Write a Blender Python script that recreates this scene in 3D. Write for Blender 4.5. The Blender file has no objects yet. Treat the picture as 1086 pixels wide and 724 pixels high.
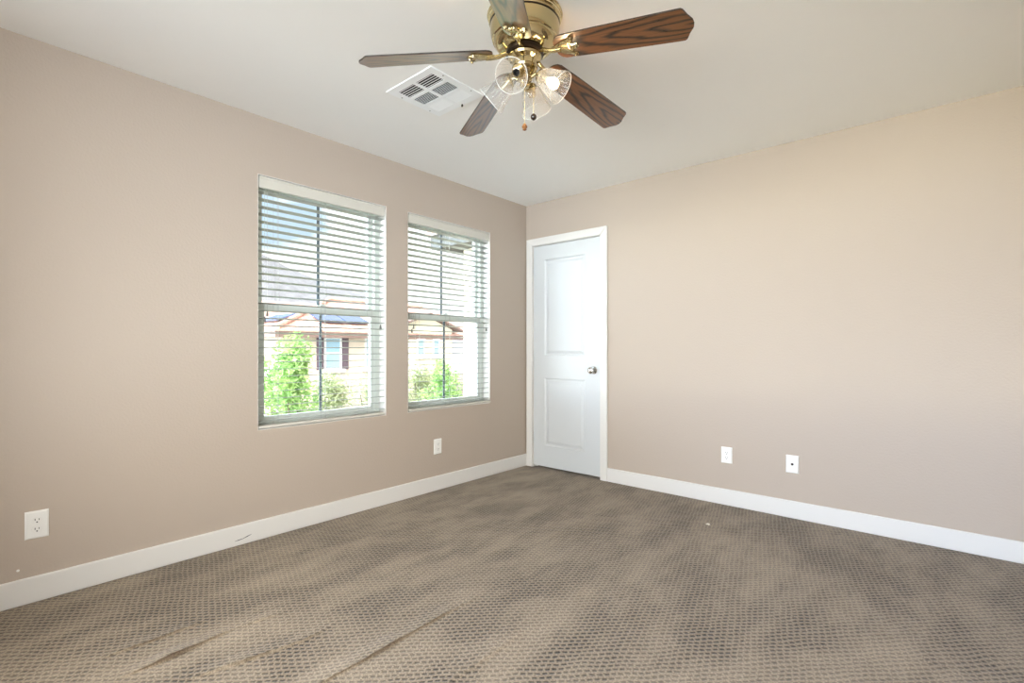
import bpy, bmesh, math, random
from mathutils import Vector, Matrix, noise
from math import sin, cos, pi, radians as R

random.seed(7)
scene = bpy.context.scene
COL = scene.collection

# ------------------------------------------------------------------ camera, world, sun, exposure
cam_d = bpy.data.cameras.new('camera')
cam_d.lens = 528.0 / 1086.0 * 36.0
cam_d.sensor_width = 36.0
cam_d.shift_y = 8.0 / 1086.0
cam_d.clip_start = 0.02
cam_d.clip_end = 3000
cam = bpy.data.objects.new('camera', cam_d)
COL.objects.link(cam)
cam.location = (2.983, -3.634, 1.095)
cam.rotation_euler = (R(90), 0, R(41.04))
scene.camera = cam

scene.view_settings.view_transform = 'Standard'
scene.view_settings.look = 'None'
scene.view_settings.gamma = 1.0
scene.view_settings.use_curve_mapping = False
scene.view_settings.exposure = 0.21

# sky: white clouds with a blue gap in front of the windows, brighter sky and low glow added unseen behind the viewer to fill the room
FRONT_SKY = 1.5
FILL_SKY_EAST, FILL_SKY_WEST = (9.2, 9.5, 9.6), (9.6, 11.2, 13.8)
FILL_GLOW_EAST, FILL_GLOW_WEST = (10.5, 12.0, 13.5), (21.0, 21.5, 18.5)     # unseen glow below the horizon, added to brighten ceiling and walls
LAND_NEAR = (1.2, 1.15, 1.1)
world = bpy.data.worlds.new('sky')
scene.world = world
world.use_nodes = True
wn, wl = world.node_tree.nodes, world.node_tree.links
wn.clear()
def w_math(op, a, b=None, c=None):
    n = wn.new('ShaderNodeMath'); n.operation = op
    for i, v in enumerate((a, b, c)):
        if v is None: continue
        if isinstance(v, (int, float)): n.inputs[i].default_value = v
        else: wl.new(v, n.inputs[i])
    return n.outputs[0]
def w_step(v, lo, hi, t0=0.0, t1=1.0):
    n = wn.new('ShaderNodeMapRange'); n.interpolation_type = 'SMOOTHSTEP'
    wl.new(v, n.inputs['Value'])
    n.inputs['From Min'].default_value = lo; n.inputs['From Max'].default_value = hi
    n.inputs['To Min'].default_value = t0; n.inputs['To Max'].default_value = t1
    return n.outputs['Result']
def w_mix(fac, a, b):
    n = wn.new('ShaderNodeMix'); n.data_type = 'RGBA'; wl.new(fac, n.inputs['Factor'])
    for k, v in (('A', a), ('B', b)):
        if isinstance(v, tuple): n.inputs[k].default_value = v + (1,)
        else: wl.new(v, n.inputs[k])
    return n.outputs['Result']
def w_dotp(vec, d):
    n = wn.new('ShaderNodeVectorMath'); n.operation = 'DOT_PRODUCT'; n.inputs[1].default_value = d
    wl.new(vec, n.inputs[0]); return n.outputs['Value']
w_dir = wn.new('ShaderNodeTexCoord').outputs['Generated']
w_sep = wn.new('ShaderNodeSeparateXYZ'); wl.new(w_dir, w_sep.inputs[0])
w_map = wn.new('ShaderNodeMapping'); w_map.inputs['Scale'].default_value = (3.0, 3.0, 7.0); w_map.inputs['Location'].default_value = (0.35, 0.9, 0.2)
wl.new(w_dir, w_map.inputs['Vector'])
w_noise = wn.new('ShaderNodeTexNoise'); w_noise.inputs['Scale'].default_value = 1.0; w_noise.inputs['Detail'].default_value = 5
wl.new(w_map.outputs['Vector'], w_noise.inputs['Vector'])
w_gap = w_step(w_dotp(w_dir, Vector((-0.89, 0.36, 0.28)).normalized()[:]), 0.985, 0.999, 0.0, 0.22)
w_ramp = wn.new('ShaderNodeValToRGB')
w_ramp.color_ramp.elements[0].position = 0.30; w_ramp.color_ramp.elements[0].color = (0.42 * FRONT_SKY, 0.54 * FRONT_SKY, 0.66 * FRONT_SKY, 1)
w_ramp.color_ramp.elements[1].position = 0.38; w_ramp.color_ramp.elements[1].color = (0.96 * FRONT_SKY, 0.985 * FRONT_SKY, 1.0 * FRONT_SKY, 1)
wl.new(w_math('SUBTRACT', w_noise.outputs['Fac'], w_gap), w_ramp.inputs['Fac'])
w_east = w_step(w_sep.outputs['X'], -0.30, 0.35)
w_up = w_step(w_sep.outputs['Z'], -0.05, 0.0)
w_far = w_step(w_sep.outputs['Z'], -0.42, -0.28)
w_side = w_step(w_dotp(w_dir, (-0.24, -0.97, 0.0)), 0.05, 0.6)
w_sky = w_mix(w_up, w_mix(w_far, LAND_NEAR, w_mix(w_east, FILL_GLOW_WEST, FILL_GLOW_EAST)), w_mix(w_east, FILL_SKY_WEST, FILL_SKY_EAST))
w_bg = wn.new('ShaderNodeBackground'); wl.new(w_mix(w_side, w_ramp.outputs['Color'], w_sky), w_bg.inputs['Color'])
w_out = wn.new('ShaderNodeOutputWorld'); wl.new(w_bg.outputs['Background'], w_out.inputs['Surface'])

sun_d = bpy.data.lights.new('sun', 'SUN')
sun_d.energy = 2.0
sun_d.angle = R(1.0)
sun_d.color = (1.0, 0.95, 0.87)
sun = bpy.data.objects.new('sun', sun_d)
COL.objects.link(sun)
sun.location = (8, -4, 12)
sun.rotation_euler = Vector((0.60, -0.22, 0.77)).to_track_quat('Z', 'Y').to_euler()

# ------------------------------------------------------------------ helpers
def lin(c):
    return tuple(((v / 255.0) / 12.92 if v / 255.0 <= 0.04045 else ((v / 255.0 + 0.055) / 1.055) ** 2.4) for v in c) + (1.0,)

MATS = {}
def mat(name, rgb, rough=0.6, metal=0.0, bump=None, spec=0.5, vary=0.0, vscale=6.0, coat=0.0, coat_rough=0.1):
    """Principled material; bump = (noise scale, strength, distance); vary mottles the paint's own colour a little."""
    m = bpy.data.materials.new(name); m.use_nodes = True
    nt = m.node_tree; b = nt.nodes['Principled BSDF']
    b.inputs['Base Color'].default_value = lin(rgb)
    b.inputs['Roughness'].default_value = rough
    b.inputs['Metallic'].default_value = metal
    b.inputs['Specular IOR Level'].default_value = spec
    b.inputs['Coat Weight'].default_value = coat
    b.inputs['Coat Roughness'].default_value = coat_rough
    tc = nt.nodes.new('ShaderNodeTexCoord')
    if bump:
        n = nt.nodes.new('ShaderNodeTexNoise'); n.inputs['Scale'].default_value = bump[0]; n.inputs['Detail'].default_value = 3
        bp = nt.nodes.new('ShaderNodeBump'); bp.inputs['Strength'].default_value = bump[1]; bp.inputs['Distance'].default_value = bump[2]
        nt.links.new(tc.outputs['Object'], n.inputs['Vector'])
        nt.links.new(n.outputs['Fac'], bp.inputs['Height'])
        nt.links.new(bp.outputs['Normal'], b.inputs['Normal'])
    if vary:
        n2 = nt.nodes.new('ShaderNodeTexNoise'); n2.inputs['Scale'].default_value = vscale; n2.inputs['Detail'].default_value = 4
        rp = nt.nodes.new('ShaderNodeValToRGB')
        c = lin(rgb)
        rp.color_ramp.elements[0].position = 0.3; rp.color_ramp.elements[0].color = tuple(max(0, v * (1 - vary)) for v in c[:3]) + (1,)
        rp.color_ramp.elements[1].position = 0.7; rp.color_ramp.elements[1].color = tuple(min(1, v * (1 + vary)) for v in c[:3]) + (1,)
        nt.links.new(tc.outputs['Object'], n2.inputs['Vector'])
        nt.links.new(n2.outputs['Fac'], rp.inputs['Fac'])
        nt.links.new(rp.outputs['Color'], b.inputs['Base Color'])
    MATS[name] = m
    return m

class MB:
    def __init__(self):
        self.v = []; self.f = []
    def add(self, vs, fs):
        o = len(self.v)
        self.v += [tuple(p) for p in vs]
        self.f += [tuple(i + o for i in f) for f in fs]
        return self
    def box(self, x0, x1, y0, y1, z0, z1, M=None):
        vs = [Vector((x, y, z)) for x in (x0, x1) for y in (y0, y1) for z in (z0, z1)]
        if M: vs = [M @ v for v in vs]
        return self.add(vs, [(0, 1, 3, 2), (4, 6, 7, 5), (0, 4, 5, 1), (2, 3, 7, 6), (0, 2, 6, 4), (1, 5, 7, 3)])
    def lathe(self, prof, n=32, M=None, cap0=True, cap1=True, rip=None):
        vs = []; fs = []
        for i, (r, z) in enumerate(prof):
            for k in range(n):
                a = 2 * pi * k / n
                rr = r * (1 + (rip(i, a) if rip else 0))
                vs.append(Vector((rr * cos(a), rr * sin(a), z)))
        for i in range(len(prof) - 1):
            for k in range(n):
                k2 = (k + 1) % n
                fs.append((i * n + k, i * n + k2, (i + 1) * n + k2, (i + 1) * n + k))
        if cap0 and prof[0][0] > 1e-6: fs.append(tuple(reversed(range(n))))
        if cap1 and prof[-1][0] > 1e-6: fs.append(tuple(range((len(prof) - 1) * n, len(prof) * n)))
        if M: vs = [M @ v for v in vs]
        return self.add(vs, fs)
    def tube(self, pts, r, n=10, cap=True):
        pts = [Vector(p) for p in pts]
        rad = r if isinstance(r, (list, tuple)) else [r] * len(pts)
        vs = []; fs = []
        up = Vector((0, 0, 1))
        t0 = (pts[1] - pts[0]).normalized()
        if abs(t0.dot(up)) > 0.95: up = Vector((1, 0, 0))
        for i, p in enumerate(pts):
            t = (pts[min(i + 1, len(pts) - 1)] - pts[max(i - 1, 0)]).normalized()
            a = t.cross(up).normalized(); b = t.cross(a).normalized(); up = a.cross(t).normalized() if False else up
            for k in range(n):
                q = 2 * pi * k / n
                vs.append(p + (a * cos(q) + b * sin(q)) * rad[i])
        for i in range(len(pts) - 1):
            for k in range(n):
                k2 = (k + 1) % n
                fs.append((i * n + k, i * n + k2, (i + 1) * n + k2, (i + 1) * n + k))
        if cap:
            fs.append(tuple(reversed(range(n)))); fs.append(tuple(range((len(pts) - 1) * n, len(pts) * n)))
        return self.add(vs, fs)
    def prism(self, outline, z0, z1, M=None):
        n = len(outline)
        vs = [Vector((x, y, z0)) for x, y in outline] + [Vector((x, y, z1)) for x, y in outline]
        if M: vs = [M @ v for v in vs]
        fs = [tuple(reversed(range(n))), tuple(range(n, 2 * n))]
        for k in range(n):
            k2 = (k + 1) % n
            fs.append((k, k2, n + k2, n + k))
        return self.add(vs, fs)
    def build(self, name, material, parent=None, smooth=False, bevel=0.0, seg=2, angle=35):
        me = bpy.data.meshes.new(name)
        me.from_pydata(self.v, [], self.f)
        bm = bmesh.new(); bm.from_mesh(me)
        bmesh.ops.recalc_face_normals(bm, faces=bm.faces)
        bm.to_mesh(me); bm.free()
        me.materials.append(material)
        o = bpy.data.objects.new(name, me)
        COL.objects.link(o)
        if parent: o.parent = parent
        if bevel:
            md = o.modifiers.new('bevel', 'BEVEL'); md.width = bevel; md.segments = seg; md.limit_method = 'ANGLE'; md.angle_limit = R(40)
        if smooth:
            me.polygons.foreach_set('use_smooth', [True] * len(me.polygons))
            try: me.set_sharp_from_angle(angle=R(angle))
            except Exception: pass
        return o

def empty(name, loc=(0, 0, 0), rz=0.0):
    o = bpy.data.objects.new(name, None)
    o.empty_display_size = 0.1
    COL.objects.link(o)
    o.location = loc; o.rotation_euler = (0, 0, rz)
    return o
def tag(o, label, cat, group=None, kind=None):
    if label: o['label'] = label
    if cat: o['category'] = cat
    if group: o['group'] = group
    if kind: o['kind'] = kind
    return o
def structure(o, label=None, cat=None):
    return tag(o, label, cat, None, 'structure')

# ------------------------------------------------------------------ materials
WALL = mat('greige_wall_paint', (186, 172, 157), 0.75, bump=(85, 0.30, 0.004), spec=0.3)
CEIL = mat('white_ceiling_paint', (246, 245, 241), 0.85, bump=(60, 0.12, 0.004), spec=0.2)
TRIM = mat('white_trim_paint', (226, 223, 217), 0.35)
DOORW = mat('white_door_paint', (208, 211, 211), 0.32, bump=(140, 0.03, 0.002))
VINYL = mat('white_vinyl', (224, 228, 220), 0.4)
GRID = mat('backlit_grid_bar', (104, 118, 126), 0.5)  # backlit shade of a white bar put into its colour
SLAT = mat('shaded_faux_wood_slat', (162, 166, 158), 0.42)  # shade of the white slats' undersides put into this greyer colour
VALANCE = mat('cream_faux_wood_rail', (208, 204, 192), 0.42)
CORD = mat('pale_cord', (190, 192, 186), 0.8)
TASSEL = mat('grey_tassel', (105, 105, 98), 0.6)
PLATE = mat('white_plastic_plate', (238, 236, 230), 0.35)
SLOT = mat('dark_slot', (38, 33, 30), 0.6)
REGISTER = mat('white_register_enamel', (248, 250, 250), 0.4)
DUCT_SHADE = mat('duct_shade_black', (12, 11, 10), 0.9)
NICKEL = mat('satin_nickel', (205, 203, 198), 0.22, metal=1.0)
BRASS = mat('polished_brass', (196, 180, 138), 0.11, metal=1.0)
BRASS_OLD = mat('antique_brass', (208, 192, 150), 0.14, metal=1.0)
DARKM = mat('dark_bronze_band', (46, 36, 28), 0.3, metal=0.7)
AMBER = mat('turned_oak_finial', (140, 92, 50), 0.3, coat=0.6)
WALNUT_BALL = mat('dark_walnut_finial', (40, 27, 20), 0.25, coat=0.6)
SCUFF = mat('dark_scuff', (66, 62, 74), 0.7)
LINT = mat('pale_lint', (225, 218, 200), 0.9)
CLOSET = mat('closet_dark', (120, 110, 100), 0.9)

def carpet_material():
    m = bpy.data.materials.new('woven_loop_carpet'); m.use_nodes = True
    nt = m.node_tree; N = nt.nodes; L = nt.links
    b = N['Principled BSDF']
    b.inputs['Roughness'].default_value = 0.95
    b.inputs['Specular IOR Level'].default_value = 0.1
    b.inputs['Sheen Weight'].default_value = 0.15
    tc = N.new('ShaderNodeTexCoord')
    # slow warp so that the rows are not ruler straight
    wn_ = N.new('ShaderNodeTexNoise'); wn_.inputs['Scale'].default_value = 9.0; wn_.inputs['Detail'].default_value = 6; wn_.inputs['Roughness'].default_value = 0.6
    L.new(tc.outputs['Object'], wn_.inputs['Vector'])
    sub = N.new('ShaderNodeVectorMath'); sub.operation = 'SUBTRACT'; sub.inputs[1].default_value = (0.5, 0.5, 0.5)
    L.new(wn_.outputs['Color'], sub.inputs[0])
    sc = N.new('ShaderNodeVectorMath'); sc.operation = 'SCALE'; sc.inputs['Scale'].default_value = 0.030
    L.new(sub.outputs[0], sc.inputs[0])
    ad = N.new('ShaderNodeVectorMath'); ad.operation = 'ADD'
    L.new(tc.outputs['Object'], ad.inputs[0]); L.new(sc.outputs[0], ad.inputs[1])
    mp = N.new('ShaderNodeMapping'); mp.vector_type = 'POINT'
    mp.inputs['Rotation'].default_value = (0, 0, R(-45))
    L.new(ad.outputs[0], mp.inputs['Vector'])
    sep = N.new('ShaderNodeSeparateXYZ'); L.new(mp.outputs['Vector'], sep.inputs[0])
    def math_(op, a, bb=None, v=None):
        n = N.new('ShaderNodeMath'); n.operation = op
        L.new(a, n.inputs[0])
        if bb is not None: L.new(bb, n.inputs[1])
        if v is not None: n.inputs[1].default_value = v
        return n.outputs[0]
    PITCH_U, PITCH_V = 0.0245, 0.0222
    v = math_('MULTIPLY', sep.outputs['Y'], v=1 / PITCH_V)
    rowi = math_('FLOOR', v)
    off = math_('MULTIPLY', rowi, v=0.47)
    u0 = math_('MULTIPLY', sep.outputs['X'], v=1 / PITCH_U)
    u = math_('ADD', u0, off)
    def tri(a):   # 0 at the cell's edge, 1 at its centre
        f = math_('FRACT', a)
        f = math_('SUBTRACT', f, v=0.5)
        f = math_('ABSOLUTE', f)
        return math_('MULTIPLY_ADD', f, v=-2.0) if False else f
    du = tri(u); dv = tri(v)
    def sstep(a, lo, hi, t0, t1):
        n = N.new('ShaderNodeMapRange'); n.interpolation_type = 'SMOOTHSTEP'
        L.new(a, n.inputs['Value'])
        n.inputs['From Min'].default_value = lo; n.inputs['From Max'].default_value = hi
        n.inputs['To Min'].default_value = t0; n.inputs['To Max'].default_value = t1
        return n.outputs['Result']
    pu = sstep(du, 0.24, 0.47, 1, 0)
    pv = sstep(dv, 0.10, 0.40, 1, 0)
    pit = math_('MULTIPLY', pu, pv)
    # yarn fuzz
    fz = N.new('ShaderNodeTexNoise'); fz.inputs['Scale'].default_value = 190; fz.inputs['Detail'].default_value = 3
    L.new(tc.outputs['Object'], fz.inputs['Vector'])
    # patches where the pile is brushed the other way and the pits close up
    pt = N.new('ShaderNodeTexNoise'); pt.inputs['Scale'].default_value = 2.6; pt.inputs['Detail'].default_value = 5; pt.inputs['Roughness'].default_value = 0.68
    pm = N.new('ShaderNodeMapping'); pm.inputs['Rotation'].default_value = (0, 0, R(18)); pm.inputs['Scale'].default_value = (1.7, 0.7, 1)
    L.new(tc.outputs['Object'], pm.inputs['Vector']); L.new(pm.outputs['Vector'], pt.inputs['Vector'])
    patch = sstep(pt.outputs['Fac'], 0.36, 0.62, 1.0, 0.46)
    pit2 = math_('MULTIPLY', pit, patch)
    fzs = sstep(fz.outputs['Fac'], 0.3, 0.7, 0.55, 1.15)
    pit_shade = math_('MULTIPLY', pit2, fzs)
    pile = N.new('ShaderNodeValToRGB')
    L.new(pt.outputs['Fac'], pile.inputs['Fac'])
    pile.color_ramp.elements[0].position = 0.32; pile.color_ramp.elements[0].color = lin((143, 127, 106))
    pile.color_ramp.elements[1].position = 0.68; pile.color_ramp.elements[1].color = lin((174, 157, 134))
    fuzzc = N.new('ShaderNodeMix'); fuzzc.data_type = 'RGBA'; fuzzc.blend_type = 'MULTIPLY'
    fuzzc.inputs['Factor'].default_value = 0.9
    fr = N.new('ShaderNodeValToRGB'); L.new(fz.outputs['Fac'], fr.inputs['Fac'])
    fr.color_ramp.elements[0].position = 0.3; fr.color_ramp.elements[0].color = (0.36, 0.34, 0.31, 1)
    fr.color_ramp.elements[1].position = 0.60; fr.color_ramp.elements[1].color = (1, 1, 1, 1)
    L.new(pile.outputs['Color'], fuzzc.inputs['A']); L.new(fr.outputs['Color'], fuzzc.inputs['B'])
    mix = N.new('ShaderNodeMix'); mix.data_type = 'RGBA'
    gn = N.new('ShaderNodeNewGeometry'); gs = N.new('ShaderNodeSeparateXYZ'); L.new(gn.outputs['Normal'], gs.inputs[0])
    pit_shade = math_('MULTIPLY', pit_shade, sstep(gs.outputs['Z'], 0.80, 0.97, 0.0, 1.0))      # painted pit shade fades on the steep sides of a fold
    L.new(pit_shade, mix.inputs['Factor'])
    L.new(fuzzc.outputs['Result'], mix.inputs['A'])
    mix.inputs['B'].default_value = lin((30, 23, 15))  # shade inside the weave's pits, painted as a near-black colour
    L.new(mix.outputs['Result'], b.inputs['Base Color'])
    h = math_('SUBTRACT', fz.outputs['Fac'], pit2)
    bp = N.new('ShaderNodeBump'); bp.inputs['Strength'].default_value = 0.55; bp.inputs['Distance'].default_value = 0.006
    L.new(h, bp.inputs['Height']); L.new(bp.outputs['Normal'], b.inputs['Normal'])
    return m
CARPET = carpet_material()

def wood_material():
    m = bpy.data.materials.new('lacquered_walnut_blade'); m.use_nodes = True
    nt = m.node_tree; N = nt.nodes; L = nt.links; b = N['Principled BSDF']
    tc = N.new('ShaderNodeTexCoord')
    mp = N.new('ShaderNodeMapping'); mp.inputs['Location'].default_value = (-0.66, 0.035, 0); mp.inputs['Scale'].default_value = (1.0, 7.5, 1)
    L.new(tc.outputs['Object'], mp.inputs['Vector'])
    wv = N.new('ShaderNodeTexWave'); wv.wave_type = 'RINGS'; wv.rings_direction = 'Z'
    wv.inputs['Scale'].default_value = 2.2; wv.inputs['Distortion'].default_value = 7.0; wv.inputs['Detail'].default_value = 4
    wv.inputs['Detail Scale'].default_value = 1.3
    L.new(mp.outputs['Vector'], wv.inputs['Vector'])
    mp2 = N.new('ShaderNodeMapping'); mp2.inputs['Scale'].default_value = (7, 190, 1)
    L.new(tc.outputs['Object'], mp2.inputs['Vector'])
    fn = N.new('ShaderNodeTexNoise'); fn.inputs['Scale'].default_value = 1.0; fn.inputs['Detail'].default_value = 3
    L.new(mp2.outputs['Vector'], fn.inputs['Vector'])
    rp = N.new('ShaderNodeValToRGB'); cr = rp.color_ramp
    cr.elements[0].position = 0.0; cr.elements[0].color = lin((34, 20, 12))
    cr.elements[1].position = 0.62; cr.elements[1].color = lin((116, 74, 40))
    e = cr.elements.new(0.24); e.color = lin((88, 54, 28))
    L.new(wv.outputs['Fac'], rp.inputs['Fac'])
    mx = N.new('ShaderNodeMix'); mx.data_type = 'RGBA'; mx.blend_type = 'MULTIPLY'; mx.inputs['Factor'].default_value = 0.6
    fr = N.new('ShaderNodeValToRGB'); L.new(fn.outputs['Fac'], fr.inputs['Fac'])
    fr.color_ramp.elements[0].position = 0.35; fr.color_ramp.elements[0].color = (0.45, 0.42, 0.4, 1)
    fr.color_ramp.elements[1].position = 0.6; fr.color_ramp.elements[1].color = (1, 1, 1, 1)
    L.new(rp.outputs['Color'], mx.inputs['A']); L.new(fr.outputs['Color'], mx.inputs['B'])
    L.new(mx.outputs['Result'], b.inputs['Base Color'])
    b.inputs['Roughness'].default_value = 0.3
    b.inputs['Coat Weight'].default_value = 1.0
    b.inputs['Coat Roughness'].default_value = 0.2
    b.inputs['Coat IOR'].default_value = 2.2
    return m
WOOD = wood_material()
BLADE_EDGE = mat('dark_blade_edge', (44, 32, 24), 0.5)

def glass_material(name, tint, gloss, frost, rough=0.03):
    m = bpy.data.materials.new(name); m.use_nodes = True
    nt = m.node_tree; N = nt.nodes; L = nt.links
    N.remove(N['Principled BSDF'])
    out = N['Material Output']
    tr = N.new('ShaderNodeBsdfTransparent'); tr.inputs['Color'].default_value = tint
    gl = N.new('ShaderNodeBsdfGlossy'); gl.inputs['Roughness'].default_value = rough
    fz = N.new('ShaderNodeFresnel'); fz.inputs['IOR'].default_value = gloss
    mx = N.new('ShaderNodeMixShader')
    ge = N.new('ShaderNodeNewGeometry'); io = N.new('ShaderNodeMapRange')   # same reflectance from either side of the thin sheet
    io.inputs['To Min'].default_value = gloss; io.inputs['To Max'].default_value = 1.0 / gloss
    L.new(ge.outputs['Backfacing'], io.inputs['Value']); L.new(io.outputs['Result'], fz.inputs['IOR'])
    L.new(fz.outputs['Fac'], mx.inputs['Fac']); L.new(tr.outputs[0], mx.inputs[1]); L.new(gl.outputs[0], mx.inputs[2])
    last = mx.outputs[0]
    if frost:
        df = N.new('ShaderNodeBsdfTranslucent'); df.inputs['Color'].default_value = (0.95, 0.93, 0.9, 1)
        d2 = N.new('ShaderNodeBsdfDiffuse'); d2.inputs['Color'].default_value = (0.9, 0.9, 0.88, 1)
        mm = N.new('ShaderNodeMixShader'); mm.inputs['Fac'].default_value = 0.5
        L.new(df.outputs[0], mm.inputs[1]); L.new(d2.outputs[0], mm.inputs[2])
        m3 = N.new('ShaderNodeMixShader'); m3.inputs['Fac'].default_value = frost
        L.new(last, m3.inputs[1]); L.new(mm.outputs[0], m3.inputs[2]); last = m3.outputs[0]
    L.new(last, out.inputs['Surface'])
    return m
PANE = glass_material('clear_window_glass', (0.97, 0.985, 0.98, 1), 1.45, 0)
SHADE = glass_material('ribbed_clear_glass', (0.90, 0.90, 0.89, 1), 1.6, 0.24, 0.06)
NPANE = mat('neighbour_window_glass', (150, 186, 205), 0.15, spec=0.7)

def emissive(name, rgb, strength):
    m = bpy.data.materials.new(name); m.use_nodes = True
    nt = m.node_tree; b = nt.nodes['Principled BSDF']
    b.inputs['Base Color'].default_value = (1, 0.9, 0.75, 1)
    b.inputs['Emission Color'].default_value = rgb + (1,)
    b.inputs['Emission Strength'].default_value = strength
    return m
BULB = emissive('lit_bulb', (1.0, 0.78, 0.50), 5.0)

# ------------------------------------------------------------------ room shell
RW, RL, H, T = 3.40, 4.14, 2.44, 0.16     # room width, length, height, wall thickness
WIN = [(-2.435, -1.562), (-1.375, -0.497)]
WZ0, WZ1 = 0.626, 2.105

# floor with the carpet's buckled ridges as real relief
RIDGES = [([(0.726, -3.26), (0.734, -3.055), (0.736, -2.90)], 0.014, 0.020),
          ([(0.915, -3.26), (0.899, -3.068), (0.876, -2.87)], 0.024, 0.020),
          ([(0.876, -2.87), (0.905, -2.70)], 0.006, 0.020),
          ([(1.085, -3.12), (1.125, -2.93), (1.160, -2.752), (1.15, -2.60)], 0.015, 0.022),
          ([(1.44, -2.95), (1.433, -2.70), (1.425, -2.45), (1.420, -2.25), (1.428, -2.05)], 0.017, 0.024),
          ([(1.74, -2.75), (1.75, -2.35), (1.74, -2.05)], 0.006, 0.035)]
def ridge_height(x, y):
    h = 0.0; lean = 0.0
    for pts, amp, wid in RIDGES:
        y0, y1 = pts[0][1], pts[-1][1]
        if not (y0 <= y <= y1) or abs(x - pts[0][0]) > 0.25: continue
        for (xa, ya), (xb, yb) in zip(pts, pts[1:]):
            if ya <= y <= yb:
                xc = xa + (xb - xa) * (y - ya) / (yb - ya); break
        t = (y - y0) / (y1 - y0); x0_ = pts[0][0]
        taper = min(1, t * 3) * min(1, (1 - t) * 2.5) * (0.75 + 0.5 * noise.noise(Vector((x0_ * 7, y * 11, 0.4))))
        d = x - xc + 0.006 * noise.noise(Vector((x0_ * 5, y * 16, 2.1)))
        s = wid * (0.40 if d > 0 else 1.8)        # steep on the room side, soft towards the windows
        e = math.exp(-(d / s) ** 2)
        h += 1.15 * amp * taper * e
        lean += 1.35 * amp * taper * e * e                 # the fold tips over towards the room
    return h, lean
def axis(a, b, fine0, fine1, fs, cs):
    out = []; q = a
    while q < b - 1e-6:
        out.append(q); q += fs if fine0 <= q < fine1 else cs
    return out + [b]
def build_floor():
    xs = axis(0, RW, 0.6, 1.95, 0.005, 0.08); ys = axis(-RL, 0.12, -3.3, -1.95, 0.025, 0.08)
    vs = []; fs = []
    for y in ys:
        for x in xs:
            h, lean = ridge_height(x, y)
            vs.append((x + lean, y, h))
    nx = len(xs)
    for j in range(len(ys) - 1):
        for i in range(nx - 1):
            fs.append((j * nx + i, j * nx + i + 1, (j + 1) * nx + i + 1, (j + 1) * nx + i))
    m = MB().add(vs, fs)
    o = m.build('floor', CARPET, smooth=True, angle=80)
    return o
structure(build_floor(), 'taupe woven loop carpet with buckled ridges', 'floor')
structure(MB().box(-T, RW + T, -RL - T, 0.3, -0.30, -0.012).build('floor_slab', CLOSET), 'slab under the carpet', 'floor')

structure(MB().box(-T, RW + T, -RL - T, 0.3, H, H + 0.25).build('ceiling', CEIL), 'smooth white ceiling', 'ceiling')

wl_ = MB()
ys = [-RL - T, WIN[0][0], WIN[0][1], WIN[1][0], WIN[1][1], 0.3]
for i in range(5):
    if i in (1, 3):
        wl_.box(-T, 0, ys[i], ys[i + 1], -0.3, WZ0); wl_.box(-T, 0, ys[i], ys[i + 1], WZ1, H)
    else:
        wl_.box(-T, 0, ys[i], ys[i + 1], -0.3, H)
wall_left = structure(wl_.build('wall_left', WALL), 'greige window wall on the left', 'wall')
MB().lathe([(0.0, 0.0012), (0.004, 0.001), (0.0055, 0)], 10, Matrix.Translation((0, -3.416, 0.15)) @ Matrix.Rotation(R(90), 4, 'Y')).build('wall_anchor', PLATE, wall_left)

DX0, DX1, DZ = 0.082, 0.806, 2.05       # door opening
wb = MB()
wb.box(0, DX0, 0, T, -0.3, H); wb.box(DX0, DX1, 0, T, DZ, H); wb.box(DX1, RW + T, 0, T, -0.3, H)
structure(wb.build('wall_back', WALL), 'pale greige wall with the closet door', 'wall')
structure(MB().box(0, 1.0, T, T + 0.02, -0.3, H).build('wall_closet', CLOSET), 'closet wall behind the door', 'wall')
structure(MB().box(RW, RW + T, -RL - T, 0, -0.3, H).build('wall_right', WALL), 'greige wall on the right', 'wall')
wr = MB()
OX0, OX1, OZ = 0.75, 3.30, 2.40  # unseen opening, added to let fill light into the room
wr.box(0, OX0, -RL - T, -RL, -0.3, H); wr.box(OX1, RW, -RL - T, -RL, -0.3, H); wr.box(OX0, OX1, -RL - T, -RL, OZ, H); wr.box(OX0, OX1, -RL - T, -RL, -0.3, 0.48)
structure(wr.build('wall_rear', WALL), 'wall behind the viewer with a wide opening added for fill light', 'wall')

BH, BT = 0.112, 0.015
bl = structure(MB().box(0, BT, -RL, 0, 0, BH).build('baseboard_left', TRIM, bevel=0.005), 'white baseboard under the windows', 'baseboard')
sc = []
for (y, z, hw) in ((-2.563, 0.030, 0.0003), (-2.542, 0.0315, 0.0022), (-2.519, 0.034, 0.0012), (-2.497, 0.040, 0.0024), (-2.473, 0.047, 0.0004)):
    sc.append((y, z, hw))
sm = MB()
n = len(sc)
sm.add([(BT + 0.0005, y, z + h) for y, z, h in sc] + [(BT + 0.0005, y, z - h) for y, z, h in sc] + [(BT - 0.001, y, z + h) for y, z, h in sc] + [(BT - 0.001, y, z - h) for y, z, h in sc],
       [(i, i + 1, n + i + 1, n + i) for i in range(n - 1)] + [(i, i + 1, 2 * n + i + 1, 2 * n + i) for i in range(n - 1)] + [(n + i, n + i + 1, 3 * n + i + 1, 3 * n + i) for i in range(n - 1)])
o = sm.build('scuff_mark', SCUFF, bl); o['label'] = 'dark scuff streak'
structure(MB().box(0.8725, RW, -BT, 0, 0, BH).build('baseboard_back', TRIM, bevel=0.005), 'white baseboard right of the door', 'baseboard')
structure(MB().box(RW - BT, RW, -RL, -BT, 0, BH).build('baseboard_right', TRIM, bevel=0.005), 'white baseboard on the right wall', 'baseboard')

# ------------------------------------------------------------------ door
door = empty('door_1', (DX0, 0, 0))
structure(door, 'white two panel closet door in the corner', 'door')
D = lambda x: x - DX0
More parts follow.
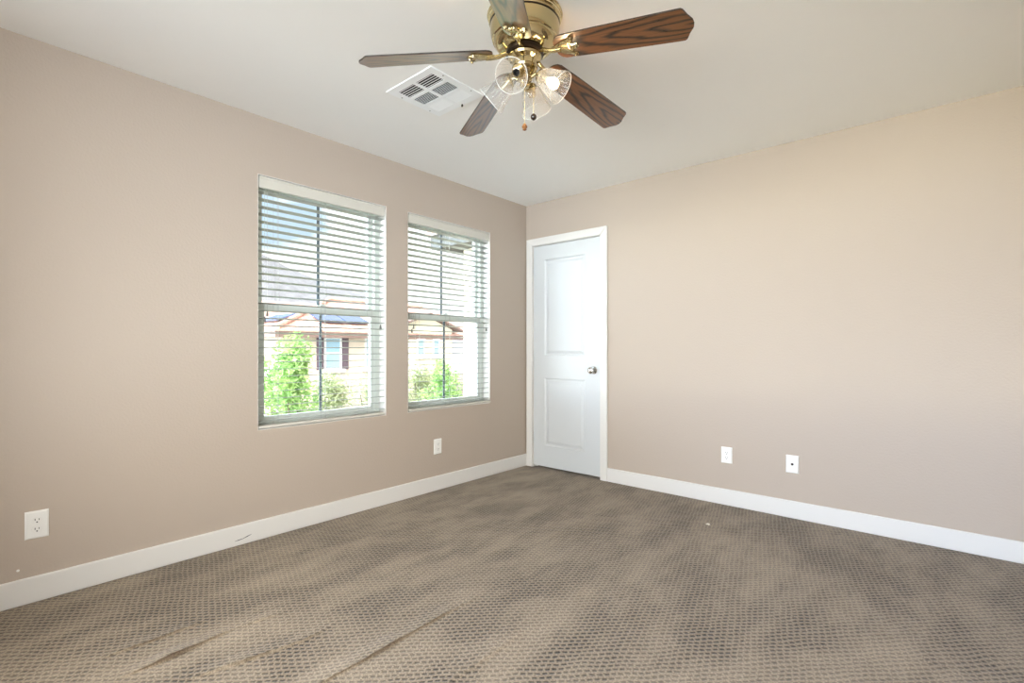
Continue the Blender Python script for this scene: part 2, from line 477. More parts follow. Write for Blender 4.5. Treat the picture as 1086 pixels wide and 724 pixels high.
# casing: three mitred boards
cas = MB()
cw0, cw1 = 0.0685, 0.0665
for (a, b_, c, d_) in (
    ((0.012, 0), (DX0, 0), (DX0, DZ), (0.012, DZ + 0.067)),
    ((DX1, 0), (0.872, 0), (0.872, DZ + 0.067), (DX1, DZ)),
    ((DX0, DZ), (DX1, DZ), (0.872, DZ + 0.067), (0.012, DZ + 0.067))):
    vs = [(D(p[0]), -0.017, p[1]) for p in (a, b_, c, d_)] + [(D(p[0]), 0.0, p[1]) for p in (a, b_, c, d_)]
    cas.add(vs, [(0, 1, 2, 3), (7, 6, 5, 4), (0, 4, 5, 1), (1, 5, 6, 2), (2, 6, 7, 3), (3, 7, 4, 0)])
cas.build('casing', TRIM, door, bevel=0.004)
jb = MB()
jb.box(D(DX0), D(DX0) + 0.003, 0, T, 0, DZ); jb.box(D(DX1) - 0.003, D(DX1), 0, T, 0, DZ); jb.box(D(DX0), D(DX1), 0, T, DZ - 0.003, DZ)
jb.box(D(DX0), D(DX0) + 0.015, 0.045, 0.06, 0, DZ); jb.box(D(DX1) - 0.015, D(DX1), 0.045, 0.06, 0, DZ); jb.box(D(DX0), D(DX1), 0.045, 0.06, DZ - 0.015, DZ)
jb.build('jamb', TRIM, door)
SX0, SX1, SZ0, SZ1 = DX0 + 0.005, DX1 - 0.006, 0.020, DZ - 0.008
FY = 0.004
def door_slab():
    m = MB()
    panels = [(0.212, 0.648, 0.212, 0.830), (0.212, 0.648, 1.036, 1.912)]
    rings = [(0.0, 0.0), (0.010, 0.0075), (0.020, 0.0085), (0.042, 0.002), (0.046, 0.0015)]
    xs = [SX0, 0.212, 0.648, SX1]; zs = [SZ0, 0.212, 0.830, 1.036, 1.912, SZ1]
    for i in range(3):
        for j in range(5):
            if i == 1 and j in (1, 3): continue
            m.add([(D(xs[i]), FY, zs[j]), (D(xs[i + 1]), FY, zs[j]), (D(xs[i + 1]), FY, zs[j + 1]), (D(xs[i]), FY, zs[j + 1])], [(0, 1, 2, 3)])
    for (x0, x1, z0, z1) in panels:
        prev = None
        for ins, dep in rings:
            q = [(D(x0 + ins), FY + dep, z0 + ins), (D(x1 - ins), FY + dep, z0 + ins), (D(x1 - ins), FY + dep, z1 - ins), (D(x0 + ins), FY + dep, z1 - ins)]
            if prev:
                m.add(prev + q, [(k, (k + 1) % 4, 4 + (k + 1) % 4, 4 + k) for k in range(4)])
            prev = q
        m.add(prev, [(0, 1, 2, 3)])
    # sides and back
    b = [(D(SX0), FY, SZ0), (D(SX1), FY, SZ0), (D(SX1), FY, SZ1), (D(SX0), FY, SZ1)]
    k = [(x, FY + 0.035, z) for x, y, z in b]
    m.add(b + k, [(0, 4, 5, 1), (1, 5, 6, 2), (2, 6, 7, 3), (3, 7, 4, 0), (7, 6, 5, 4)])
    o = m.build('door_slab', DOORW, door)
    bm = bmesh.new(); bm.from_mesh(o.data)
    bmesh.ops.remove_doubles(bm, verts=bm.verts, dist=1e-5)
    bmesh.ops.recalc_face_normals(bm, faces=bm.faces)
    bm.to_mesh(o.data); bm.free()
    return o
slab = door_slab()
for z in (1.80, 1.02, 0.27):
    hb = MB().lathe([(0.0055, -0.045), (0.0055, 0.045)], 12, Matrix.Translation((D(DX0) + 0.001, -0.0215, z)))
    hb.lathe([(0.0035, 0.045), (0.0065, 0.047), (0.0035, 0.054)], 12, Matrix.Translation((D(DX0) + 0.001, -0.0215, z)))
    hb.box(D(DX0) - 0.001, D(DX0) + 0.003, -0.020, 0.006, z - 0.042, z + 0.042)
    hb.build('hinge', TRIM, door, smooth=True)
KX, KZ = 0.736, 0.915
MK = Matrix.Translation((D(KX), FY, KZ)) @ Matrix.Rotation(R(90), 4, 'X')
kn = MB().lathe([(0.033, 0), (0.033, 0.004), (0.028, 0.010), (0.014, 0.013)], 28, MK)
rose = kn.build('knob_rose', NICKEL, slab, smooth=True)
kn = MB().lathe([(0.0115, 0.010), (0.0115, 0.030), (0.017, 0.034), (0.025, 0.041), (0.0285, 0.050), (0.027, 0.059), (0.019, 0.066), (0.006, 0.0685), (0.0, 0.0685)], 28, MK)
o = kn.build('door_knob', NICKEL, slab, smooth=True); o['label'] = 'satin nickel round knob'

# ------------------------------------------------------------------ windows
def window(idx, y0, y1, label):
    root = empty('window_%d' % idx, (0, y0, WZ0))
    structure(root, label, 'window')
    W = y1 - y0; HH = WZ1 - WZ0
    # drywall return lined in white
    m = MB()
    m.box(-0.085, -0.001, 0.0, 0.004, 0, HH); m.box(-0.085, -0.001, W - 0.004, W, 0, HH)
    m.box(-0.085, -0.001, 0.004, W - 0.004, HH - 0.004, HH); m.box(-0.085, -0.001, 0.004, W - 0.004, 0, 0.004)
    m.build('window_return', TRIM, root)
    # vinyl outer frame
    fw = 0.042; xa, xb = -0.155, -0.080
    m = MB()
    m.box(xa, xb, 0, fw, 0, HH); m.box(xa, xb, W - fw, W, 0, HH); m.box(xa, xb, fw, W - fw, 0, fw - 0.006); m.box(xa, xb, fw, W - fw, HH - fw, HH)
    m.build('window_frame', VINYL, root, bevel=0.003)
    mid = 1.349 - WZ0
    for nm, x0, x1, z0, z1 in (('lower_sash', -0.112, -0.084, fw - 0.006, mid + 0.022), ('upper_sash', -0.146, -0.116, mid - 0.022, HH - fw)):
        sw = 0.030
        m = MB()
        m.box(x0, x1, fw, fw + sw, z0, z1); m.box(x0, x1, W - fw - sw, W - fw, z0, z1)
        m.box(x0, x1, fw + sw, W - fw - sw, z0, z0 + (sw if nm == 'lower_sash' else 0.044)); m.box(x0, x1, fw + sw, W - fw - sw, z1 - (0.044 if nm == 'lower_sash' else sw), z1)
        s = m.build(nm, VINYL, root, bevel=0.002)
        xm = (x0 + x1) / 2
        MB().box(xm - 0.002, xm + 0.002, fw + sw - 0.004, W - fw - sw + 0.004, z0 + 0.026, z1 - 0.026).build('pane', PANE, s)
        o = MB().box(xm - 0.007, xm - 0.0022, W / 2 - 0.010, W / 2 + 0.010, z0 + 0.026, z1 - 0.026).build('grid_bar', GRID, s, bevel=0.002)
        o['label'] = 'vertical grid bar coloured dark as if backlit'
    # sash lock on the meeting rail
    m = MB().box(-0.100, -0.078, W / 2 - 0.03, W / 2 + 0.03, mid + 0.022, mid + 0.030)
    m.box(-0.096, -0.082, W / 2 - 0.008, W / 2 + 0.022, mid + 0.030, mid + 0.040)
    m.build('sash_lock', VINYL, root, bevel=0.002)
    return root
window(1, WIN[0][0], WIN[0][1], 'left window with two sashes and one vertical bar')
window(2, WIN[1][0], WIN[1][1], 'right window nearer the corner, two sashes')

def blind(y0, y1, label, proud, tilt_z, lift_z):
    W = y1 - y0
    root = empty('window_blind', (0, y0, 0))
    tag(root, label, 'blind', 'faux wood blinds in the two windows')
    # valance with a small crown lip and returned ends
    m = MB()
    prof = [(-0.014, 2.030), (-0.003, 2.030), (-0.001, 2.036), (-0.002, 2.083), (0.002, 2.090), (0.002, 2.096), (-0.014, 2.096)]
    n = len(prof)
    vs = [(x, 0.009, z) for x, z in prof] + [(x, W - 0.012, z) for x, z in prof]
    m.add(vs, [tuple(range(n)), tuple(reversed(range(n, 2 * n)))] + [(k, (k + 1) % n, n + (k + 1) % n, n + k) for k in range(n)])
    m.build('valance', VALANCE, root)
    MB().box(-0.066, -0.017, 0.008, W - 0.008, 2.052, 2.097).build('head_rail', VINYL, root, bevel=0.002)
    # slats: gently cupped strips, one mesh
    m = MB()
    z = 0.672; pitch = 0.0432; tilt = R(4)
    xc = -0.034
    while z < 2.040:
        sec = []
        for k in range(7):
            t = -1 + 2 * k / 6.0
            sec.append((xc + 0.025 * t * cos(tilt), z + 0.025 * t * sin(tilt) + 0.0012 * (1 - t * t)))
        ring = [(x, zz + 0.0014) for x, zz in sec] + [(x, zz - 0.0014) for x, zz in reversed(sec)]
        q = len(ring)
        m.add([(x, 0.007, zz) for x, zz in ring] + [(x, W - 0.007, zz) for x, zz in ring],
              [tuple(range(q)), tuple(reversed(range(q, 2 * q)))] + [(k, (k + 1) % q, q + (k + 1) % q, q + k) for k in range(q)])
        z += pitch
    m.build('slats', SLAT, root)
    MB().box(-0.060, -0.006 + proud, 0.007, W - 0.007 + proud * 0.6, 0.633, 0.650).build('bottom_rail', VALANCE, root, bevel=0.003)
    # ladder tapes
    m = MB()
    for yy in (0.115, W / 2 - 0.02, W - 0.115):
        for xx in (xc - 0.0265, xc + 0.0265):
            m.tube([(xx, yy, 0.645), (xx, yy, 2.055)], 0.0009, 5)
        m.tube([(xc + 0.004, yy + 0.016, 0.645), (xc + 0.004, yy + 0.016, 2.055)], 0.0010, 5)
    m.build('ladder_cords', CORD, root)
    def tassel(par, yy, z0, x):
        t = MB().lathe([(0.0025, 0.030), (0.004, 0.027), (0.0062, 0.012), (0.0078, 0.002), (0.0070, 0.0), (0.0, 0.0)], 12, Matrix.Translation((x, yy, z0)))
        o = t.build('tassel', TASSEL, par, smooth=True); o['label'] = 'grey bell tassel'
    for yy, z0 in ((0.040, tilt_z), (0.055, tilt_z + 0.03)):
        c = MB().tube([(-0.003, yy, z0 + 0.028), (-0.004, yy, 2.03)], 0.0010, 6).build('tilt_cord', CORD, root)
        tassel(c, yy, z0, -0.003)
    c = MB().tube([(-0.003, W - 0.045, lift_z + 0.028), (-0.004, W - 0.05, 2.03)], 0.0014, 6).build('lift_cord', CORD, root)
    tassel(c, W - 0.045, lift_z, -0.003)
    return root
blind(WIN[0][0], WIN[0][1], 'white slatted blind in the left window, the one farther from the door', 0.0, 1.255, 1.235)
blind(WIN[1][0], WIN[1][1], 'white slatted blind in the right window, the one nearer the door', 0.014, 1.215, 1.25)

# ------------------------------------------------------------------ outlets
def frame_left(y, z):   # plate plane on the left wall, local X to the viewer's right, local Y up, local Z out of the wall
    return Matrix.Translation((0, y, z)) @ Matrix(((0, 0, 1, 0), (1, 0, 0, 0), (0, 1, 0, 0), (0, 0, 0, 1)))
def frame_back(x, z):
    return Matrix.Translation((x, 0, z)) @ Matrix(((1, 0, 0, 0), (0, 0, -1, 0), (0, 1, 0, 0), (0, 0, 0, 1)))
def plate_base(root, w, h, th):
    m = MB()
    o1 = [(-w / 2, -h / 2), (w / 2, -h / 2), (w / 2, h / 2), (-w / 2, h / 2)]
    i = 0.006
    o2 = [(x - math.copysign(i, x), y - math.copysign(i, y)) for x, y in o1]
    vs = [(x, y, 0) for x, y in o1] + [(x, y, th * 0.55) for x, y in o1] + [(x, y, th) for x, y in o2]
    fs = [(3, 2, 1, 0), (8, 9, 10, 11)]
    for a in (0, 4):
        for k in range(4): fs.append((a + k, a + (k + 1) % 4, a + 4 + (k + 1) % 4, a + 4 + k))
    m.add(vs, fs)
    return m.build('cover_plate', PLATE, root)
def receptacle(root, cy, th, round_=True):
    out = []
    n = 28
    for k in range(n):
        a = 2 * pi * k / n
        out.append((0.0168 * cos(a), cy + max(-0.0142, min(0.0142, 0.0172 * sin(a)))))
    r = MB().prism(out, th - 0.002, th + 0.0022).build('receptacle', PLATE, root, bevel=0.0008)
    s = MB()
    for sx, hh in ((-0.0064, 0.0042), (0.0064, 0.0034)):
        s.box(sx - 0.0012, sx + 0.0012, cy + 0.003 - hh, cy + 0.003 + hh, th, th + 0.0026)
    s.lathe([(0.0027, th), (0.0027, th + 0.0026)], 12, Matrix.Translation((0, cy - 0.0082, 0)))
    o = s.build('contact_slots', SLOT, r); o['label'] = 'dark contact slots'
def outlet(M, label, w, h, th=0.006, style='duplex'):
    root = empty('wall_outlet'); root.matrix_world = M
    root.location = M.to_translation(); root.rotation_euler = M.to_euler()
    plate_base(root, w, h, th)
    if style == 'duplex':
        receptacle(root, 0.0195, th); receptacle(root, -0.0195, th)
        MB().lathe([(0.0035, th - 0.001), (0.003, th + 0.0012), (0, th + 0.0014)], 12).build('screw', PLATE, root)
    elif style == 'decorator':
        MB().box(-0.0165, 0.0165, -0.0335, 0.0335, th - 0.001, th + 0.002).build('receptacle', PLATE, root, bevel=0.0008)
        s = MB()
        for cy in (0.017, -0.017):
            for sx, hh in ((-0.0062, 0.0040), (0.0062, 0.0034)):
                s.box(sx - 0.0011, sx + 0.0011, cy + 0.002 - hh, cy + 0.002 + hh, th, th + 0.0024)
            s.lathe([(0.0026, th), (0.0026, th + 0.0024)], 12, Matrix.Translation((0, cy - 0.0085, 0)))
        o = s.build('contact_slots', SLOT, root); o['label'] = 'dark contact slots'
    tag(root, label, 'outlet', 'white wall outlets')
    return root
outlet(frame_left(-3.3575, 0.333), 'white duplex outlet low on the window wall at far left', 0.0765, 0.119)
outlet(frame_left(-1.0905, 0.3375), 'white duplex outlet under the window nearest the door', 0.0765, 0.117)
outlet(frame_back(1.824, 0.350), 'white outlet on the door wall, left one of two plates', 0.0745, 0.112, 0.009, 'decorator')
root = empty('cable_jack'); MJ = frame_back(2.2345, 0.3485)
root.location = MJ.to_translation(); root.rotation_euler = MJ.to_euler()
tag(root, 'white cable jack plate with one dark connector, right of the outlet', 'cable jack')
plate_base(root, 0.0745, 0.114, 0.008)
o = MB().lathe([(0.0075, 0.007), (0.0075, 0.010), (0.0048, 0.0102), (0.0048, 0.018), (0.0, 0.018)], 14).build('connector', mat('dark_connector', (70, 64, 60), 0.35, metal=0.8), root, smooth=True)
o['label'] = 'dark threaded connector'
for cy in (0.042, -0.042):
    MB().lathe([(0.0033, 0.0075), (0.0028, 0.0092), (0, 0.0095)], 12, Matrix.Translation((0, cy, 0))).build('screw', PLATE, root)

# ------------------------------------------------------------------ ceiling register
def register():
    x0, x1, y0, y1 = 0.782, 1.140, -2.104, -1.746
    root = empty('ceiling_vent', ((x0 + x1) / 2, (y0 + y1) / 2, H))
    tag(root, 'white square ceiling vent with six louvred panels beside the fan', 'vent')
    w = (x1 - x0) / 2
    zt = -0.005
    bx = [-w + 0.042, -0.010, 0.010, w - 0.042]
    c = (2 * (w - 0.042) - 0.040) / 3
    by = [-w + 0.042]
    for k in range(3): by += [by[-1] + c] + ([by[-1] + c + 0.020] if k < 2 else [])
    # fix running values
    by = []
    q = -w + 0.042
    for k in range(3):
        by += [q, q + c]; q += c + 0.020
    m = MB()
    m.box(-w, bx[0], -w, w, zt, 0); m.box(bx[3], w, -w, w, zt, 0)
    m.box(bx[0], bx[3], -w, by[0], zt, 0); m.box(bx[0], bx[3], by[5], w, zt, 0)
    m.box(bx[1], bx[2], by[0], by[5], zt, 0)
    for k in (1, 3):
        m.box(bx[0], bx[1], by[k], by[k + 1], zt, 0); m.box(bx[2], bx[3], by[k], by[k + 1], zt, 0)
    m.build('frame', REGISTER, root)
    MB().box(bx[0] + 0.0005, bx[3] - 0.0005, by[0] + 0.0005, by[5] - 0.0005, -0.0014, -0.0004).build('duct_shade_sheet', DUCT_SHADE, root)  # flat black sheet painted as the shade inside the duct
    for k in range(3):
        tilt = (R(16), R(30), R(-18))[k]
        for (xa, xb) in ((bx[0], bx[1]), (bx[2], bx[3])):
            m = MB(); nb = (5, 8, 7)[k]
            for i in range(nb):
                yc = by[2 * k] + (i + 0.5) * c / nb
                M = Matrix.Translation((0, yc, -0.0030)) @ Matrix.Rotation(tilt, 4, 'X')
                wd = (0.0030, 0.0022, 0.0046)[k]
                m.box(xa, xb, -wd, wd, -0.0005, 0.0005, M)
            m.build('louvres', REGISTER, root)
    for sx, sy in ((-0.165, -0.09), (-0.165, 0.10), (0.165, -0.09), (0.165, 0.10)):
        MB().lathe([(0.004, zt), (0.003, zt - 0.0015), (0, zt - 0.0018)], 10, Matrix.Translation((sx, sy, 0))).build('screw', mat('vent_screw', (150, 148, 140), 0.4, metal=0.6) if 'vent_screw' not in MATS else MATS['vent_screw'], root)
    o = MB().box(0.020, 0.028, w - 0.012, w - 0.006, zt - 0.012, zt + 0.002).build('damper_lever', SLOT, root); o['label'] = 'dark damper lever'
    return root
register()

# ------------------------------------------------------------------ ceiling fan
FX, FY_, FH = 1.703, -2.085, H
fan = empty('ceiling_fan', (FX, FY_, FH))
tag(fan, 'brass ceiling fan with five walnut blades and four glass lamp shades', 'ceiling fan')
def zf(z): return z - FH
# canopy with stepped rings
MB().lathe([(0.138, zf(2.440)), (0.150, zf(2.438)), (0.152, zf(2.432)), (0.149, zf(2.427)), (0.145, zf(2.425)), (0.147, zf(2.420)), (0.147, zf(2.415)), (0.142, zf(2.412)), (0.144, zf(2.407)), (0.141, zf(2.402))], 64, cap1=True).build('canopy', BRASS_OLD, fan, smooth=True, angle=25)
MB().lathe([(0.1405, zf(2.403)), (0.1405, zf(2.397)), (0.139, zf(2.396))], 64).build('canopy_band', DARKM, fan, smooth=True)
MB().lathe([(0.138, zf(2.400)), (0.140, zf(2.392)), (0.139, zf(2.372)), (0.136, zf(2.352)), (0.131, zf(2.338)), (0.126, zf(2.335)), (0.125, zf(2.331)), (0.122, zf(2.322)), (0.113, zf(2.309)), (0.098, zf(2.299)), (0.082, zf(2.294)), (0.076, zf(2.293))], 64).build('motor_housing', BRASS, fan, smooth=True, angle=25)
MB().lathe([(0.074, zf(2.298)), (0.076, zf(2.293)), (0.076, zf(2.279)), (0.070, zf(2.277))], 48).build('flywheel', DARKM, fan, smooth=True)
MB().lathe([(0.066, zf(2.278)), (0.068, zf(2.270)), (0.064, zf(2.262)), (0.052, zf(2.255)), (0.048, zf(2.250)), (0.048, zf(2.232)), (0.052, zf(2.228)), (0.050, zf(2.220)), (0.044, zf(2.215))], 48).build('switch_housing', BRASS, fan, smooth=True, angle=30)
MB().lathe([(0.040, zf(2.216)), (0.042, zf(2.208)), (0.034, zf(2.200)), (0.027, zf(2.196)), (0.030, zf(2.188)), (0.030, zf(2.180)), (0.020, zf(2.172)), (0.018, zf(2.164)), (0.021, zf(2.158)), (0.016, zf(2.150)), (0.006, zf(2.146)), (0, zf(2.146))], 32).build('light_fitter', BRASS, fan, smooth=True, angle=30)

PITCH = -0.2476
BZ = 2.286
DROOP = 0.128
def blade_mesh():
    # underside at z = 0, thickness 6 mm; outline along +X with a bracket-shaped tip
    up = [(0.132, 0.0), (0.133, 0.018), (0.138, 0.034), (0.148, 0.047), (0.165, 0.0545), (0.26, 0.0585), (0.45, 0.0640), (0.608, 0.0672), (0.618, 0.0668), (0.625, 0.062), (0.630, 0.053), (0.636, 0.040), (0.644, 0.028), (0.652, 0.016), (0.655, 0.0)]
    return up + [(x, -y) for x, y in reversed(up[1:-1])]
out = blade_mesh()
first = None
iron_meshes = None
def fleur(mb, z):
    # three-lobed bracket lying under the blade
    mb.tube([(0.062, 0, 0.006), (0.074, 0, 0.006), (0.088, 0, 0.001), (0.104, 0, -0.005), (0.120, 0, -0.008), (0.138, 0, -0.009), (0.160, 0, -0.009)], [0.008, 0.009, 0.009, 0.0085, 0.0085, 0.009, 0.009], 10)
    pr = [(x - 0.027, y) for x, y in [(0.150, 0.008), (0.170, 0.016), (0.188, 0.026), (0.205, 0.033), (0.222, 0.036), (0.232, 0.045), (0.243, 0.046), (0.249, 0.038), (0.246, 0.029), (0.236, 0.026), (0.234, 0.017), (0.244, 0.012), (0.256, 0.010), (0.262, 0.0)]]
    ol = pr + [(x, -y) for x, y in reversed(pr[:-1])]
    n = len(ol)
    cx = 0.178
    inn = [(cx + (x - cx) * 0.80, y * 0.72) for x, y in ol]
    vs = [(x, y, -0.0005) for x, y in ol] + [(x, y, -0.005) for x, y in ol] + [(x, y, -0.0115) for x, y in inn]
    fs = [tuple(range(n))] + [tuple(reversed(range(2 * n, 3 * n)))]
    for a in (0, n):
        for k in range(n): fs.append((a + k, a + (k + 1) % n, a + n + (k + 1) % n, a + n + k))
    mb.add(vs, fs)
blade_me = blade_ob = None
edge_me = iron_me = screw_me = None
for k in range(5):
    ang = 3.9804 + k * R(72)
    if k == 0:
        b = MB().prism(out, 0.0, 0.006).build('blade', WOOD, fan, bevel=0.001)
        b.data.materials.append(BLADE_EDGE)
        for p in b.data.polygons:
            if abs(p.normal.z) < 0.3: p.material_index = 1
        it = MB(); fleur(it, 0)
        ir = it.build('blade_bracket', BRASS, b, smooth=True, angle=40); ir['label'] = 'brass three-lobed bracket'
        scr = []
        for (x, y) in ((0.213, 0.037), (0.213, -0.037), (0.224, 0.0)):
            scr.append(MB().lathe([(0.0062, -0.006), (0.0055, -0.013), (0.003, -0.015), (0, -0.0155)], 12, Matrix.Translation((x, y, 0))).build('bracket_screw', BRASS_OLD, b, smooth=True))
        blade_ob = [b, ir] + scr
    else:
        b = blade_ob[0].copy(); COL.objects.link(b); b.parent = fan
        for ch in blade_ob[1:]:
            c = ch.copy(); COL.objects.link(c); c.parent = b
    b.rotation_euler = (Matrix.Rotation(ang, 3, 'Z') @ Matrix.Rotation(DROOP, 3, 'Y') @ Matrix.Rotation(PITCH, 3, 'X')).to_euler()
    b.location = (0, 0, zf(BZ))

def rib(i, a):
    return 0.05 * min(1.0, max(0.0, (i - 2) / 3.0), (10 - i) / 3.0) * cos(24 * a)
SHADE_PROF = [(0.021, 0.000), (0.026, 0.004), (0.034, 0.012), (0.040, 0.024), (0.043, 0.040), (0.046, 0.056), (0.050, 0.072), (0.0555, 0.088), (0.060, 0.098), (0.0625, 0.104), (0.0628, 0.107)]
for gi, deg in enumerate((20, 110, 200, 290)):
    a = R(deg)
    rd = Vector((cos(a), sin(a), 0))
    p0 = rd * 0.065 + Vector((0, 0, zf(2.185)))
    p1 = rd * 0.150 + Vector((0, 0, zf(2.120)))
    axv = (p1 - p0).normalized()
    M = Matrix.Translation(p0) @ axv.to_track_quat('Z', 'Y').to_matrix().to_4x4()
    arm = MB()
    arm.tube([rd * 0.028 + Vector((0, 0, zf(2.186))), rd * 0.046 + Vector((0, 0, zf(2.196))), p0 - axv * 0.008, p0 + axv * 0.002], 0.0075, 12)
    arm.lathe([(0.012, -0.012), (0.024, -0.004), (0.0255, 0.006), (0.0245, 0.013), (0.022, 0.013)], 28, M)
    ao = arm.build('lamp_arm', BRASS, fan, smooth=True, angle=40)
    so = MB().lathe([(0.0165, 0.004), (0.0165, 0.040), (0.014, 0.041), (0.0135, 0.016), (0, 0.016)], 24, M, cap0=True).build('bulb_socket', BRASS_OLD, ao, smooth=True, angle=40)
    o = MB().lathe([(0.0134, 0.0165), (0.0134, 0.0405), (0.0115, 0.0412), (0.0110, 0.020), (0.0, 0.020)], 20, M).build('socket_liner', SLOT, ao, smooth=True); o['label'] = 'dark socket insert'
    sh = MB().lathe(SHADE_PROF, 96, M, cap0=False, cap1=False, rip=rib).build('lamp_shade', SHADE, fan, smooth=True, angle=70)
    rim = MB(); n = 96
    ring = []
    for k in range(n):
        q = 2 * pi * k / n
        rr = 0.0628; ring.append(M @ Vector((rr * cos(q), rr * sin(q), 0.107)))
    rv = []; rf = []
    for k in range(n):
        c = ring[k]; t = (ring[(k + 1) % n] - ring[k - 1]).normalized(); nn = t.cross(axv).normalized()
        for j in range(6):
            w = 2 * pi * j / 6; rv.append(c + (nn * cos(w) + axv * sin(w)) * 0.0011)
    for k in range(n):
        for j in range(6):
            rf.append((k * 6 + j, k * 6 + (j + 1) % 6, ((k + 1) % n) * 6 + (j + 1) % 6, ((k + 1) % n) * 6 + j))
    rim.add(rv, rf)
    rm = rim.build('shade_rim', MATS.get('glass_rim') or mat('glass_rim', (225, 226, 222), 0.1, coat=1.0), sh, smooth=True)
    if gi == 0:
        sh['label'] = 'glass shade glowing around the lit bulb'
        bu = MB().lathe([(0.011, 0.038), (0.013, 0.044), (0.019, 0.054), (0.0225, 0.066), (0.0215, 0.077), (0.015, 0.087), (0.006, 0.0915), (0, 0.092)], 28, M).build('bulb', BULB, ao, smooth=True)
        bu['label'] = 'lit warm bulb'
        ld = bpy.data.lights.new('lamp_light', 'POINT'); ld.energy = 30.0; ld.color = (1.0, 0.62, 0.32); ld.shadow_soft_size = 0.024
        lo = bpy.data.objects.new('lamp_light', ld); COL.objects.link(lo); lo.parent = fan; lo.location = M @ Vector((0, 0, 0.068))
        ld.use_shadow = True
        bu.visible_shadow = True

def chain(x, y, z0, z1, fin, material, nm):
    m = MB(); z = z0
    while z > z1:
        m.lathe([(0, 0.0013), (0.0010, 0.0008), (0.0013, 0), (0.0010, -0.0008), (0, -0.0013)], 8, Matrix.Translation((x, y, zf(z)))); z -= 0.0031
    m.tube([(x, y, zf(z0)), (x, y, zf(z1))], 0.0005, 5)
    c = m.build('pull_chain', BRASS_OLD, fan, smooth=True)
    f = MB().lathe(fin, 20, Matrix.Translation((x, y, zf(z1)))).build('chain_finial', material, c, smooth=True)
    f['label'] = nm
chain(0.028, 0.022, 2.222, 2.042, [(0.002, 0.002), (0.005, 0), (0.0105, -0.005), (0.0125, -0.012), (0.0105, -0.019), (0.005, -0.024), (0, -0.025)], WALNUT_BALL, 'dark turned ball')
chain(-0.019, 0.022, 2.222, 2.016, [(0.002, 0.002), (0.005, 0), (0.0095, -0.007), (0.0115, -0.013), (0.0085, -0.018), (0.006, -0.021), (0.0085, -0.024), (0.004, -0.027), (0, -0.027)], AMBER, 'amber turned bell')

# ------------------------------------------------------------------ a scrap of lint on the carpet
lv = MB()
for k in range(7):
    a = k * 0.9
    lv.tube([(1.87 + 0.012 * cos(a), -0.50 + 0.012 * sin(a), 0.006), (1.87 + 0.004 * cos(a + 1), -0.50 + 0.004 * sin(a + 1), 0.011), (1.87 - 0.010 * cos(a + 0.4), -0.50 - 0.010 * sin(a + 0.4), 0.005)], 0.0018, 5)
tag(lv.build('lint_scrap', LINT, smooth=True), 'small pale scrap of lint on the carpet below the two wall plates', 'lint')

# ------------------------------------------------------------------ outdoors
GZ = -2.9
STUCCO = mat('cream_stucco', (214, 200, 182), 0.9, bump=(30, 0.2, 0.01), vary=0.05)
STUCCO_NEAR = mat('pale_cream_stucco', (240, 228, 202), 0.9, bump=(40, 0.2, 0.01))
TILE = mat('clay_roof_tile', (206, 164, 148), 0.85, vary=0.22, vscale=5.0)
FASCIA = mat('brown_fascia', (128, 104, 96), 0.8)
SOFFIT = mat('grey_soffit', (84, 86, 82), 0.8)
WFRAME = mat('white_window_frame', (236, 238, 236), 0.5)
SHUTTER = mat('plum_grey_shutter', (104, 88, 98), 0.7)
SOLAR = mat('solar_panel_blue', (74, 92, 128), 0.25, spec=0.6)
GROUND = mat('dry_gravel_ground', (128, 116, 100), 0.95, bump=(4, 0.4, 0.03), vary=0.12, vscale=2)
HILL = mat('pale_rocky_hill', (124, 121, 122), 1.0, bump=(0.05, 0.5, 4), vary=0.16, vscale=0.12)
BARK = mat('grey_bark', (120, 104, 90), 0.9, bump=(20, 0.4, 0.01))
def leaf_mat(name, a, b):
    m = bpy.data.materials.new(name); m.use_nodes = True
    nt = m.node_tree; N = nt.nodes; L = nt.links; p = N['Principled BSDF']
    oi = N.new('ShaderNodeTexCoord'); ns = N.new('ShaderNodeTexNoise'); ns.inputs['Scale'].default_value = 3.5; ns.inputs['Detail'].default_value = 4
    rp = N.new('ShaderNodeValToRGB'); rp.color_ramp.elements[0].position = 0.35; rp.color_ramp.elements[0].color = lin(a)
    rp.color_ramp.elements[1].position = 0.65; rp.color_ramp.elements[1].color = lin(b)
    L.new(oi.outputs['Object'], ns.inputs['Vector']); L.new(ns.outputs['Fac'], rp.inputs['Fac']); L.new(rp.outputs['Color'], p.inputs['Base Color'])
    p.inputs['Roughness'].default_value = 0.6
    tl = N.new('ShaderNodeBsdfTranslucent'); L.new(rp.outputs['Color'], tl.inputs['Color'])
    mx = N.new('ShaderNodeMixShader'); mx.inputs['Fac'].default_value = 0.4
    L.new(p.outputs[0], mx.inputs[1]); L.new(tl.outputs[0], mx.inputs[2]); L.new(mx.outputs[0], N['Material Output'].inputs['Surface'])
    return m
LEAF_BRIGHT = leaf_mat('bright_leaf', (122, 168, 92), (190, 216, 140))
LEAF_PALE = leaf_mat('pale_olive_leaf', (150, 164, 118), (214, 216, 178))

structure(MB().box(-60, 0.2, -40, 60, GZ - 0.2, GZ).build('ground', GROUND), 'gravel ground between the houses', 'ground')

